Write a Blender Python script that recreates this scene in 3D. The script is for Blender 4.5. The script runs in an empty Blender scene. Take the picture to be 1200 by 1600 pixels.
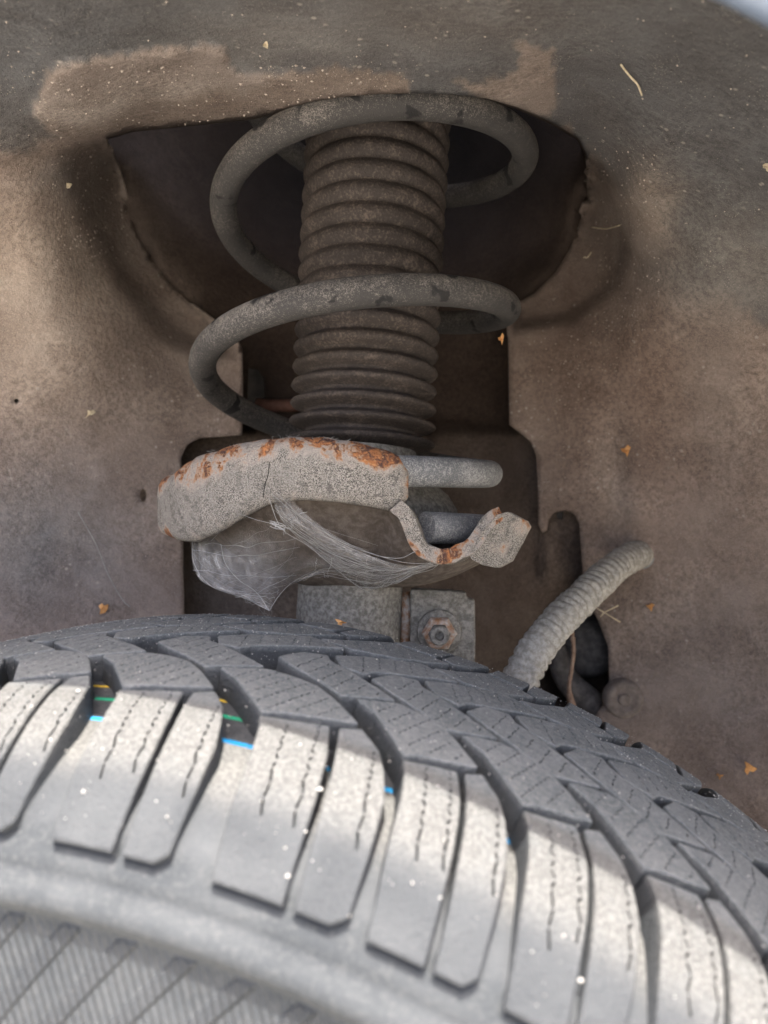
import bpy, math, random
import numpy as np
from mathutils import Vector, noise as mnoise
from mathutils.geometry import delaunay_2d_cdt

random.seed(7); rng = np.random.RandomState(7)
SC = bpy.context.scene
COL = SC.collection
R = math.radians

# ------------------------------------------------------------------ camera, sky, sun, exposure
H = 0.685                       # height of the lens above the ground
FPX, PITCH = 1109.0, 0.048654   # focal length in pixels of the 1200x1600 photograph, downward pitch
cam = bpy.data.cameras.new('camera')
cam.sensor_fit = 'VERTICAL'; cam.sensor_height = 24.0
cam.lens = FPX / 1600 * 24.0
cam.clip_start = 0.005; cam.clip_end = 500
cam.dof.use_dof = True; cam.dof.focus_distance = 0.268; cam.dof.aperture_fstop = cam.lens / 2.3
co = bpy.data.objects.new('camera', cam); COL.objects.link(co)
co.location = (0, 0, H); co.rotation_euler = (math.pi / 2 - PITCH, 0, 0)
SC.camera = co

SUN_EL, SUN_AZ = 74.7, 180.0    # azimuth measured from +Y (into the car) clockwise: the sun stands behind the camera
w = bpy.data.worlds.new('World'); SC.world = w; w.use_nodes = True
wn = w.node_tree
sky = wn.nodes.new('ShaderNodeTexSky'); sky.sky_type = 'NISHITA'; sky.sun_disc = False
sky.air_density = .5; sky.dust_density = 5.0; sky.ozone_density = .5
sky.sun_elevation = R(SUN_EL); sky.sun_rotation = R(SUN_AZ)
bg = wn.nodes['Background']; bg.inputs['Strength'].default_value = 0.15
wn.links.new(sky.outputs[0], bg.inputs['Color'])
sl = bpy.data.lights.new('sun', 'SUN'); sl.energy = 2.2; sl.angle = R(0.53); sl.color = (1.0, 0.97, 0.92)
so = bpy.data.objects.new('sun', sl); COL.objects.link(so)
az, el = R(SUN_AZ), R(SUN_EL)
sundir = Vector((math.sin(az) * math.cos(el), math.cos(az) * math.cos(el), math.sin(el)))
so.rotation_euler = sundir.to_track_quat('Z', 'Y').to_euler()
vs = SC.view_settings
vs.view_transform = 'Standard'; vs.look = 'None'; vs.gamma = 1.0; vs.use_curve_mapping = False
vs.exposure = 2.6
SC.cycles.max_bounces = 6; SC.cycles.diffuse_bounces = 4; SC.cycles.glossy_bounces = 2; SC.cycles.transparent_max_bounces = 12

# ------------------------------------------------------------------ helpers
def P(px, py, D):
    """world point seen at a photograph pixel, at depth D metres into the car"""
    X = (px - 600) / FPX; Z = (800 - py) / FPX
    c, s = math.cos(PITCH), math.sin(PITCH)
    d = np.array([X, c + Z * s, -s + Z * c])
    return d * (D / d[1]) + np.array([0, 0, H])

def tag(o, label=None, cat=None, group=None, kind=None):
    if label: o['label'] = label
    if cat: o['category'] = cat
    if group: o['group'] = group
    if kind: o['kind'] = kind
    return o

def empty(name, loc=(0, 0, 0)):
    o = bpy.data.objects.new(name, None); COL.objects.link(o); o.location = loc; o.empty_display_size = .02
    return o

def mesh(name, verts, faces, mat, parent=None, smooth=True, sharp=None, attrs=None, cols=None):
    """verts in world coordinates"""
    off = np.array(parent_world(parent)) if parent else np.zeros(3)
    v = np.asarray(verts, float).reshape(-1, 3) - off
    me = bpy.data.meshes.new(name)
    me.from_pydata(v.tolist(), [], [list(map(int, f)) for f in faces])
    me.update()
    if smooth:
        me.polygons.foreach_set('use_smooth', [True] * len(me.polygons))
        if sharp is not None: me.set_sharp_from_angle(angle=R(sharp))
    for k, a in (attrs or {}).items():
        me.attributes.new(k, 'FLOAT', 'POINT').data.foreach_set('value', np.asarray(a, float))
    if cols is not None:
        ca = me.color_attributes.new('tint', 'FLOAT_COLOR', 'POINT')
        c4 = np.ones((len(v), 4)); c4[:, :3] = cols
        ca.data.foreach_set('color', c4.ravel())
    me.materials.append(mat)
    o = bpy.data.objects.new(name, me); COL.objects.link(o)
    if parent: o.parent = parent
    return o

def parent_world(p):
    l = Vector(p.location)
    while p.parent: p = p.parent; l = l + p.location
    return l

def solidify(o, t, offset=-1):
    m = o.modifiers.new('thickness', 'SOLIDIFY'); m.thickness = t; m.offset = offset
    return o

def fix_normals(o):
    import bmesh
    bm = bmesh.new(); bm.from_mesh(o.data); bmesh.ops.recalc_face_normals(bm, faces=bm.faces); bm.to_mesh(o.data); bm.free()
    return o

def tube_data(path, rad, seg=16, cap=True, flat=None):
    path = np.asarray(path, float); n = len(path)
    rad = np.ones(n) * rad if np.isscalar(rad) else np.asarray(rad)
    T = np.gradient(path, axis=0); T /= np.linalg.norm(T, axis=1)[:, None] + 1e-12
    ref = np.array([0, 0, 1.]) if abs(T[0, 2]) < .9 else np.array([1., 0, 0])
    u = np.cross(T[0], ref); u /= np.linalg.norm(u)
    V = []; F = []
    for i in range(n):
        u = u - T[i] * (u @ T[i]); u /= np.linalg.norm(u); b = np.cross(T[i], u)
        for k in range(seg):
            a = 2 * math.pi * k / seg
            V.append(path[i] + rad[i] * (math.cos(a) * u + math.sin(a) * b))
    for i in range(n - 1):
        for k in range(seg):
            F.append((i * seg + k, i * seg + (k + 1) % seg, (i + 1) * seg + (k + 1) % seg, (i + 1) * seg + k))
    if cap:
        F.append(tuple(range(seg - 1, -1, -1))); F.append(tuple((n - 1) * seg + k for k in range(seg)))
    return V, F

def smoothpath(pts, n):
    """Catmull-Rom through points"""
    p = np.asarray(pts, float); p = np.vstack([2 * p[0] - p[1], p, 2 * p[-1] - p[-2]])
    m = len(p) - 3; out = []
    for t in np.linspace(0, m - 1e-9, n):
        i = int(t); f = t - i; a, b, c, d = p[i], p[i + 1], p[i + 2], p[i + 3]
        out.append(.5 * (2 * b + (c - a) * f + (2 * a - 5 * b + 4 * c - d) * f * f + (3 * b - a - 3 * c + d) * f ** 3))
    return np.array(out)

def prism_data(poly_front, shift):
    """solid between a polygon and the same polygon moved by shift"""
    a = np.asarray(poly_front, float); b = a + np.asarray(shift); n = len(a)
    V = np.vstack([a, b]); F = [tuple(range(n)), tuple(range(2 * n - 1, n - 1, -1))]
    F += [(k, k + n, (k + 1) % n + n, (k + 1) % n) for k in range(n)]
    return V, F

def bevel(o, wdt, seg=2):
    m = o.modifiers.new('edge', 'BEVEL'); m.width = wdt; m.segments = seg; m.limit_method = 'ANGLE'; m.angle_limit = R(35)
    return o

def inpoly(x, y, poly):
    p = np.asarray(poly); x = np.asarray(x, float); y = np.asarray(y, float); ins = np.zeros(x.shape, bool)
    j = len(p) - 1
    for i in range(len(p)):
        c = ((p[i, 1] > y) != (p[j, 1] > y)) & (x < (p[j, 0] - p[i, 0]) * (y - p[i, 1]) / (p[j, 1] - p[i, 1] + 1e-12) + p[i, 0])
        ins ^= c; j = i
    return ins

def polydist(x, y, poly):
    p = np.asarray(poly, float); x = np.asarray(x, float); y = np.asarray(y, float); best = np.full(x.shape, 1e9)
    for i in range(len(p)):
        a, b = p[i], p[(i + 1) % len(p)]; d = b - a
        t = np.clip(((x - a[0]) * d[0] + (y - a[1]) * d[1]) / (d @ d + 1e-12), 0, 1)
        best = np.minimum(best, np.hypot(x - a[0] - t * d[0], y - a[1] - t * d[1]))
    return best

def densify(poly, step, closed=True):
    p = [np.asarray(q, float) for q in poly]; out = []
    m = len(p) if closed else len(p) - 1
    for i in range(m):
        a, b = p[i], p[(i + 1) % len(p)]; k = max(1, int(np.linalg.norm(b - a) / step + .5))
        out += [a + (b - a) * t / k for t in range(k)]
    if not closed: out.append(p[-1])
    return np.array(out)

class RBF:
    """thin plate spline through scattered depth points"""
    def __init__(s, pts):
        a = np.array(pts, float); s.x = a[:, :2] / 1000; z = a[:, 2]; n = len(a)
        K = s.k(s.x, s.x) + 1e-4 * np.eye(n); Q = np.hstack([np.ones((n, 1)), s.x])
        A = np.vstack([np.hstack([K, Q]), np.hstack([Q.T, np.zeros((3, 3))])])
        s.w = np.linalg.solve(A, np.concatenate([z, np.zeros(3)]))
    def k(s, a, b):
        r2 = ((a[:, None] - b[None]) ** 2).sum(-1) + 1e-12
        return .5 * r2 * np.log(r2)
    def __call__(s, x, y):
        q = np.stack([np.asarray(x, float), np.asarray(y, float)], -1) / 1000
        return s.k(q, s.x) @ s.w[:-3] + s.w[-3] + q @ s.w[-2:]

# ------------------------------------------------------------------ materials
class M:
    def __init__(s, name):
        s.m = bpy.data.materials.new(name); s.m.use_nodes = True; s.t = s.m.node_tree
        s.b = s.t.nodes['Principled BSDF']; s.out = s.t.nodes['Material Output']
        s.co = s.n('ShaderNodeTexCoord').outputs['Object']
    def n(s, ty, **kw):
        x = s.t.nodes.new(ty)
        for k, v in kw.items(): setattr(x, k, v)
        return x
    def put(s, inp, v):
        if isinstance(v, (int, float)): inp.default_value = v
        elif isinstance(v, (tuple, list)): inp.default_value = tuple(v) + ((1,) if len(v) == 3 and inp.type == 'RGBA' else ())
        else: s.t.links.new(v, inp)
    def noise(s, scale, detail=4, rough=.55, dist=0, vec=None):
        x = s.n('ShaderNodeTexNoise'); s.put(x.inputs['Vector'], vec or s.co)
        x.inputs['Scale'].default_value = scale; x.inputs['Detail'].default_value = detail
        x.inputs['Roughness'].default_value = rough; x.inputs['Distortion'].default_value = dist
        return x.outputs['Fac']
    def voro(s, scale, vec=None, rnd=1.0):
        x = s.n('ShaderNodeTexVoronoi'); s.put(x.inputs['Vector'], vec or s.co); x.inputs['Scale'].default_value = scale
        x.inputs['Randomness'].default_value = rnd
        return x.outputs['Distance']
    def ramp(s, f, lo, hi, a=0., b=1.):
        x = s.n('ShaderNodeMapRange'); x.interpolation_type = 'SMOOTHSTEP'
        s.put(x.inputs[0], f); x.inputs[1].default_value = lo; x.inputs[2].default_value = hi
        x.inputs[3].default_value = a; x.inputs[4].default_value = b
        return x.outputs[0]
    def math(s, op, a, b=0.):
        x = s.n('ShaderNodeMath', operation=op); s.put(x.inputs[0], a); s.put(x.inputs[1], b); return x.outputs[0]
    def mix(s, f, a, b, mode='MIX'):
        x = s.n('ShaderNodeMix', data_type='RGBA', blend_type=mode)
        s.put(x.inputs[0], f); s.put(x.inputs[6], a); s.put(x.inputs[7], b); return x.outputs[2]
    def attr(s, name, out='Fac'):
        return s.n('ShaderNodeAttribute', attribute_name=name).outputs[out]
    def bump(s, h, strength, dist, prev=None):
        x = s.n('ShaderNodeBump'); x.inputs['Strength'].default_value = strength; x.inputs['Distance'].default_value = dist
        s.put(x.inputs['Height'], h)
        if prev is not None: s.put(x.inputs['Normal'], prev)
        return x.outputs[0]
    def done(s, col, rough, normal=None, metal=0., spec=.4):
        s.put(s.b.inputs['Base Color'], col); s.put(s.b.inputs['Roughness'], rough); s.put(s.b.inputs['Metallic'], metal)
        s.b.inputs['Specular IOR Level'].default_value = spec
        if normal is not None: s.put(s.b.inputs['Normal'], normal)
        return s.m

def mat_panel(name, gain=1.0, spots=1.0, grime=None):
    """dirty painted steel and felt: tint with some painted shade, road dust, spots of dried mud"""
    m = M(name)
    base = m.attr('tint', 'Color')
    n1 = m.noise(38, 4, .65, .6); n2 = m.noise(420, 4, .75); n3 = m.noise(2600, 1, .6)
    c = m.mix(m.ramp(n1, .30, .72), m.mix(1.0, base, (.76, .71, .68), 'MULTIPLY'), m.mix(1.0, base, (1.17, 1.15, 1.13), 'MULTIPLY'))
    c = m.mix(m.ramp(m.noise(13, 3, .6, 1.0), .35, .62, .25, 1.0), c, m.mix(m.ramp(n2, .34, .66), m.mix(1., c, (.70, .69, .68), 'MULTIPLY'), m.mix(1., c, (1.32, 1.30, 1.27), 'MULTIPLY')))
    pale = (.40, .36, .31) if grime is None else m.mix(1., base, (grime, grime * .97, grime * .93), 'MULTIPLY')
    soft = m.mix(1., base, (1.75, 1.70, 1.62), 'MULTIPLY')
    c = m.mix(m.ramp(n3, .52, .66, 0, .5), c, soft)
    # pale dried splashes
    vo = m.voro(230); sp = m.math('MULTIPLY', m.ramp(vo, .26, .10), m.ramp(m.noise(60, 3), .52, .66, 0, .6 * spots))
    c = m.mix(sp, c, pale)
    vo2 = m.voro(900); sp2 = m.math('MULTIPLY', m.ramp(vo2, .25, .08), m.ramp(m.noise(90, 3, .5, 0), .45, .7, 0, .8 * spots))
    c = m.mix(sp2, c, pale)
    nb = m.bump(n2, .8, .0014)
    if gain != 1: c = m.mix(1., c, (gain, gain, gain), 'MULTIPLY')
    return m.done(c, .82, nb, spec=.25)

def mat_dusted(name, dark, dust, cover=.5, grain=1700, rubs=.0, tone=(1, 1, 1), rough=.75, bumpy=.5, settle=0.):
    """dark paint or rubber under a film of grainy dust, rubbed clean in places"""
    m = M(name)
    n0 = m.noise(55, 4, .6); n1 = m.noise(grain, 3, .65); n2 = m.noise(grain * .3, 3, .6)
    f = m.math('ADD', m.math('MULTIPLY', n1, .75), m.math('ADD', m.math('MULTIPLY', n2, .35), m.math('MULTIPLY', n0, .35)))
    if settle:   # dust lies on what faces up
        sx = m.n('ShaderNodeSeparateXYZ'); m.put(sx.inputs[0], m.n('ShaderNodeNewGeometry').outputs['True Normal']); f = m.math('ADD', f, m.math('MULTIPLY', sx.outputs[2], settle))
    f = m.ramp(f, 1.02 - cover * .52, 1.30 - cover * .52)
    c = m.mix(f, dark, dust)
    if rubs: c = m.mix(m.ramp(m.noise(85, 3, .5, .3), .40 + rubs * .12, .35 + rubs * .12), c, (.014, .013, .013))
    nb = m.bump(m.math('ADD', n1, n2), bumpy, .0006)
    return m.done(c, rough, nb, spec=.35)

def shoulder_tone(m, c, lat, n0):
    """kerb-scuffed cream dust on the upper shoulder, bare blue-grey rubber lower down; both run over lugs and grooves alike"""
    du = m.math('MULTIPLY', m.ramp(m.noise(170, 4, .65), .22, .55, .72, 1.0), m.math('MULTIPLY', m.ramp(lat, -54, -60), m.ramp(lat, -73, -82, 1, .12)))
    c = m.mix(m.ramp(lat, -70, -80), c, m.mix(m.ramp(n0, .3, .7), (.042, .046, .050), (.066, .070, .073)))
    return m.mix(du, c, m.mix(m.ramp(m.noise(1300, 2, .6), .40, .62), (.092, .090, .084), (.148, .144, .134)))

def mat_rubber(name):
    """weathered tyre rubber; 'lift' is 1 on the worn faces that meet the road and 0 down the walls of the grooves"""
    m = M(name)
    lift = m.attr('lift'); lat = m.attr('lat')
    n0 = m.noise(45, 3, .6, .4); n1 = m.noise(620, 4, .75); n2 = m.noise(3000, 1, .6)
    c = m.mix(m.ramp(n0, .3, .7), (.122, .136, .136), (.178, .188, .185))
    c = m.mix(m.ramp(n1, .38, .70, 0, .75), m.mix(1., c, (.72, .72, .73), 'MULTIPLY'), (.225, .229, .221))
    c = m.mix(m.ramp(n2, .56, .66, 0, .55), c, (.30, .297, .28))
    c = shoulder_tone(m, c, lat, n0)
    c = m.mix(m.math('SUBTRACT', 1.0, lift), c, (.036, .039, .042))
    nb = m.bump(n1, 1.0, .0009)
    return m.done(c, .75, nb, spec=.3)

def mat_carcass(name):
    """groove floor with its coloured guide lines, and the sidewall"""
    m = M(name)
    lat = m.attr('lat'); rad = m.attr('rad')
    n0 = m.noise(45, 5, .6, .4); n1 = m.noise(800, 4, .65)
    wall = m.ramp(lat, -84, -92)
    dk = m.mix(m.ramp(n1, .4, .7), (.046, .049, .054), (.075, .077, .080))
    sw = m.mix(m.ramp(n0, .3, .7), (.038, .042, .045), (.060, .064, .066))
    sw = m.mix(m.ramp(n1, .45, .72, 0, .6), sw, (.090, .091, .089))
    c = m.mix(wall, shoulder_tone(m, dk, lat, n0), sw)
    wob = m.math('MULTIPLY', m.math('SUBTRACT', m.noise(300, 2), .5), .5)
    latw = m.math('ADD', lat, wob)
    for pos, hw, colr in ((-57.6, .95, (.02, .32, .66)), (-45.6, .85, (.015, .26, .14)), (-36.6, .7, (.55, .38, .03)), (-27.9, .65, (.55, .38, .03))):
        d = m.math('ABSOLUTE', m.math('SUBTRACT', latw, pos))
        k = m.math('MULTIPLY', m.ramp(d, hw + .2, hw - .1), m.ramp(m.noise(900, 3), .28, .42, .45, 1))
        c = m.mix(k, c, colr)
    # moulded hatching on the lower sidewall
    ang = m.attr('arc')
    h1 = m.math('SINE', m.math('ADD', m.math('MULTIPLY', ang, 2.9), m.math('MULTIPLY', rad, 1.9)))
    h2 = m.math('SINE', m.math('ADD', m.math('MULTIPLY', ang, .50), m.math('MULTIPLY', rad, -.38)))
    zone = m.ramp(rad, 278.6, 277.0)
    hh = m.math('MULTIPLY', m.math('ADD', m.math('MULTIPLY', h1, .35), m.math('MULTIPLY', m.ramp(h2, .3, .7), 1.3)), zone)
    c = m.mix(m.math('MULTIPLY', zone, m.ramp(h2, .3, .7, 0, .35)), c, (.030, .032, .035))
    nb = m.bump(n1, .5, .0005)
    nb = m.bump(hh, 1.0, .0007, nb)
    return m.done(c, .72, nb, spec=.25)

def mat_rust(name):
    """galvanised grey under pale grit; rust breaking out where 'edge' is high"""
    m = M(name)
    e = m.attr('edge')
    n0 = m.noise(120, 4, .6, .3); n1 = m.noise(3000, 2, .6); n2 = m.noise(900, 4, .7)
    c = m.mix(m.ramp(n1, .36, .62), (.045, .041, .036), (.36, .325, .28))
    c = m.mix(m.ramp(n0, .45, .7, 0, .45), c, (.27, .25, .22))
    c = m.mix(m.ramp(m.voro(1500), .22, .08, 0, .55), c, (.03, .029, .028))
    c = m.mix(m.ramp(m.noise(260, 4, .7), .50, .66, 0, .7), c, (.085, .077, .068))
    q = m.math('ADD', m.math('MULTIPLY', e, .39), m.math('ADD', m.math('MULTIPLY', m.noise(88, 3, .6, .8), .95), m.math('MULTIPLY', m.noise(600, 3, .7), .22)))
    fr = m.ramp(q, .955, .995)
    c = m.mix(m.ramp(q, .76, .92, 0, .6), c, (.37, .31, .26))
    c = m.mix(m.ramp(q, .90, .97, 0, .8), c, (.33, .175, .09))
    rustc = m.mix(m.ramp(m.noise(300, 4, .65, .5), .38, .64), (.080, .042, .034), (.37, .150, .058))
    rustc = m.mix(m.ramp(m.noise(800, 3, .6), .54, .70, 0, .8), rustc, (.52, .28, .13))
    c = m.mix(fr, c, rustc)
    nb = m.bump(m.math('ADD', n1, n2), .8, .0007)
    nb = m.bump(m.math('MULTIPLY', fr, m.noise(700, 3)), .9, .0010, nb)
    return m.done(c, .85, nb, spec=.25)

def mat_plain(name, c1, c2, scale=300, rough=.7, metal=0., bumps=.4, spec=.4):
    m = M(name)
    n = m.noise(scale, 5, .65); n2 = m.noise(scale * 6, 2, .6)
    nb = m.bump(m.math('ADD', n, n2), bumps, .0006)
    return m.done(m.mix(m.ramp(n, .35, .68), c1, c2), rough, nb, metal, spec)

def mat_web(name, dens):
    """cobweb: thin where it is stretched, clotted into streaks along its length"""
    m = M(name)
    cb = m.n('ShaderNodeCombineXYZ'); m.put(cb.inputs[0], m.math('MULTIPLY', m.attr('wt'), 26.0)); m.put(cb.inputs[1], m.math('MULTIPLY', m.attr('ws'), 2.2)); m.put(cb.inputs[2], m.attr('wk'))
    n3 = m.noise(1.0, 5, .72, .9, cb.outputs[0]); n1 = m.noise(150, 3, .6, 1.0); n2 = m.noise(1600, 2, .7, .4)
    a = m.math('ADD', m.math('MULTIPLY', m.ramp(n3, .40, .80), .24), m.math('MULTIPLY', m.ramp(n1, .35, .75), .22))
    a = m.math('ADD', a, m.math('MULTIPLY', m.ramp(n2, .60, .74), .14))
    a = m.math('MULTIPLY', m.math('ADD', a, .10), m.attr('edge'))
    m.put(m.b.inputs['Alpha'], m.math('MULTIPLY', a, dens))
    return m.done((.56, .54, .51), 1.0, spec=0.)

MAT = {
    'panel': mat_panel('dirty_panel'),
    'recess': mat_panel('recess_panel', 1.0, .5, 2.0),
    'rubber': mat_rubber('tread_rubber'),
    'carcass': mat_carcass('tyre_carcass'),
    'spring': mat_dusted('dusty_spring_paint', (.040, .037, .035), (.205, .182, .160), .72, 2300, -.02, settle=.10),
    'springlow': mat_dusted('dusty_spring_end', (.12, .122, .125), (.37, .362, .345), .74, 1900, .0),
    'bellows': mat_dusted('dusty_bellows_rubber', (.032, .025, .021), (.100, .077, .063), .68, 900, .0, bumpy=.7),
    'rust': mat_rust('rusty_galvanised_sheet'),
    'cast': mat_plain('dusty_cast_metal', (.15, .138, .115), (.33, .305, .262), 500, .8, .0, .8, .25),
    'bolt': mat_plain('rusty_bolt', (.30, .15, .07), (.46, .41, .35), 330, .7, .0, .7),
    'hose': mat_plain('dusty_cloth_hose', (.30, .28, .24), (.50, .47, .415), 420, .95, 0, .9, .15),
    'blackrub': mat_plain('black_rubber', (.075, .069, .064), (.15, .138, .126), 200, .9),
    'dark': mat_plain('dark_cavity', (.012, .011, .010), (.03, .026, .023), 100, .9, 0, .3, .1),
    'paint': mat_plain('blue_grey_car_paint', (.13, .16, .21), (.15, .18, .23), 60, .35, .2, .05, .5),
    'leaf': mat_plain('dry_leaf', (.55, .26, .09), (.62, .36, .16), 600, .9, 0, .5, .1),
    'straw': mat_plain('dry_straw', (.50, .41, .27), (.62, .54, .40), 600, .8, 0, .4, .1),
    'twig': mat_plain('dry_twig', (.26, .17, .12), (.40, .29, .22), 400, .9, 0, .6, .1),
    'silk': mat_plain('cobweb_silk', (.24, .232, .22), (.33, .32, .30), 200, .8, 0, 0, .2),
    'grit': mat_plain('pale_grit', (.36, .34, .30), (.52, .50, .46), 3000, .35, 0, 0, .6),
    'web': mat_web('cobweb_sheet', 1.2),
    'ground': mat_plain('pale_concrete', (.43, .41, .36), (.51, .49, .43), 120, .9, 0, .5, .2),
    'rim': mat_plain('steel_rim', (.05, .05, .052), (.09, .09, .092), 90, .5, .4),
}

# ------------------------------------------------------------------ ground
g = mesh('ground', [(-60, -60, 0), (60, -60, 0), (60, 60, 0), (-60, 60, 0)], [(0, 1, 2, 3)], MAT['ground'], smooth=False)
tag(g, kind='structure')

# ------------------------------------------------------------------ wheel arch: panel with its openings
arch = empty('wheel_arch', (0, .40, H))
tag(arch, 'dirty brown and grey steel wheel arch around the strut, with the strut tower opening', 'wheel arch')

DEP = RBF([(-500, -450, .146), (100, -450, .138), (600, -450, .128), (1700, -450, .106), (-400, -200, .172), (100, -200, .166), (600, -200, .160), (1500, -200, .128),
    (0, 0, .200), (300, 0, .208), (600, 0, .205), (900, 0, .198), (1200, 0, .170),
    (0, 100, .240), (300, 100, .256), (600, 80, .243), (900, 100, .250), (1200, 120, .208),
    (165, 215, .318), (300, 195, .316), (400, 184, .300), (480, 160, .276), (560, 150, .268), (640, 147, .266), (720, 148, .268), (800, 165, .284), (860, 190, .304), (915, 225, .322), (980, 305, .322), (1008, 370, .331), (957, 390, .384), (1020, 450, .345), (935, 460, .398),
    (0, 255, .286), (0, 400, .318), (0, 600, .345), (0, 800, .352), (0, 1000, .356), (-250, 400, .26), (-300, 700, .30), (-350, 1000, .315),
    (85, 235, .304), (50, 330, .312), (100, 290, .328), (50, 430, .328), (110, 420, .346), (148, 300, .376), (165, 400, .384), (185, 510, .378), (120, 560, .357), (245, 540, .402), (100, 700, .371), (200, 640, .390), (250, 800, .393), (250, 1000, .393),
    (200, 340, .410), (172, 262, .394), (250, 430, .416), (340, 510, .417), (380, 600, .408), (380, 690, .406), (285, 700, .397), (285, 950, .396),
    (1200, 300, .262), (1100, 400, .308), (1200, 500, .315), (1050, 330, .308), (1000, 520, .364), (1200, 800, .345), (1050, 800, .383), (1050, 600, .365),
    (928, 300, .392), (890, 420, .410), (800, 480, .415), (795, 600, .409), (838, 750, .410), (850, 850, .411), (920, 1000, .411), (950, 1100, .402),
    (1100, 1100, .386), (1200, 1250, .362), (1450, 800, .285), (1500, 1300, .30), (1450, 300, .20), (600, 1700, .42), (0, 1500, .36), (1200, 1700, .37), (-400, 1700, .32), (1500, 1700, .31)])

LIP = [(163, 216), (205, 204), (255, 199), (310, 193), (360, 188), (400, 184), (440, 172), (480, 160), (530, 152), (590, 147), (650, 146), (710, 148), (760, 154), (810, 168), (860, 190), (905, 216)]
OPEN = LIP + [(916, 240), (917, 290), (908, 340), (892, 385), (868, 425), (835, 458), (800, 478), (794, 520), (795, 590), (796, 664), (812, 676), (829, 690), (838, 712), (840, 760), (841, 820), (848, 833), (855, 829), (857, 812), (866, 801), (882, 797), (897, 803), (905, 818), (908, 860), (911, 905), (916, 935), (935, 970), (950, 1010), (952, 1060), (946, 1095), (925, 1125), (880, 1180), (500, 1200), (292, 1160), (288, 960), (286, 860), (284, 760), (283, 715), (292, 695), (312, 684), (345, 682), (378, 680), (380, 640), (378, 545), (345, 512), (300, 478), (262, 440), (232, 400), (210, 355), (196, 310), (184, 265), (172, 235)]
def ell(cx, cy, a, b, n=14): return [(cx + a * math.cos(2 * math.pi * k / n), cy + b * math.sin(2 * math.pi * k / n)) for k in range(n)]
HOLES = [OPEN, ell(224, 774, 5, 10), ell(26, 627, 4, 4, 10)]
PATCH = [(48, 178), (62, 150), (75, 118), (85, 105), (120, 96), (180, 86), (250, 78), (320, 72), (350, 78), (358, 98), (366, 108), (385, 118), (480, 112), (560, 108), (640, 122), (640, 150), (400, 186), (250, 201), (140, 226), (95, 216), (62, 192)]
PATCH2 = [(700, 128), (760, 128), (800, 118), (815, 90), (800, 72), (812, 62), (830, 72), (862, 80), (868, 130), (868, 170), (850, 186), (760, 158)]

def vn(x, y, s, seed=0.):
    return np.array([mnoise.noise((a / s, b / s, seed)) for a, b in zip(np.ravel(x), np.ravel(y))]).reshape(np.shape(x))

JAMB_L = [(86, 234), (163, 216), (172, 235), (196, 310), (232, 400), (300, 478), (345, 512), (378, 545), (330, 575), (250, 535), (180, 455), (125, 360), (98, 290)]
JAMB_R = [(905, 216), (945, 246), (972, 284), (987, 330), (990, 400), (968, 455), (900, 505), (796, 520), (800, 478), (868, 425), (908, 340), (917, 290), (916, 240)]
CREST_L = [(86, 234), (98, 290), (125, 360), (180, 455), (250, 535), (330, 575)]
CREST_R = [(905, 216), (945, 246), (972, 284), (987, 330), (990, 400), (968, 455), (900, 505), (796, 520)]
def openline(x, y, line):
    return polydist(x, y, list(line) + list(line)[::-1][1:-1])
def jamb(x, y, wl=34., wr=20.):
    """0 outside the turned-in sides of the opening, rising to 1 inside them"""
    return np.maximum(inpoly(x, y, JAMB_L) * np.clip(openline(x, y, CREST_L) / wl, 0, 1), inpoly(x, y, JAMB_R) * np.clip(openline(x, y, CREST_R) / wr, 0, 1))

def arch_depth(x, y):
    d = DEP(x, y) + .013 * jamb(x, y)
    sd = np.where(inpoly(x, y, PATCH), 1, -1) * polydist(x, y, PATCH)
    d = d - .0045 * np.clip((sd + 3) / 8, 0, 1) * np.clip((330 - np.abs(x - 200)) / 120, 0, 1)
    # the felt liner overlaps the side panel along a sloping edge at the left
    line = 222 + (x < 100) * (100 - x) * .34 - np.clip(x - 100, 0, 80) * .05
    k = np.clip((line - y) / 6, 0, 1) * np.clip((150 - x) / 60, 0, 1)
    d = d - .0045 * k
    # pressed flute beside the hose, shallow swellings in the sheet
    d = d + .004 * np.exp(-((x - 960) / 22) ** 2 - ((y - 760) / 110) ** 2)
    d = d + .0016 * vn(x, y, 130, 3.) + .0005 * vn(x, y, 34, 9.)
    return d

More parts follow.
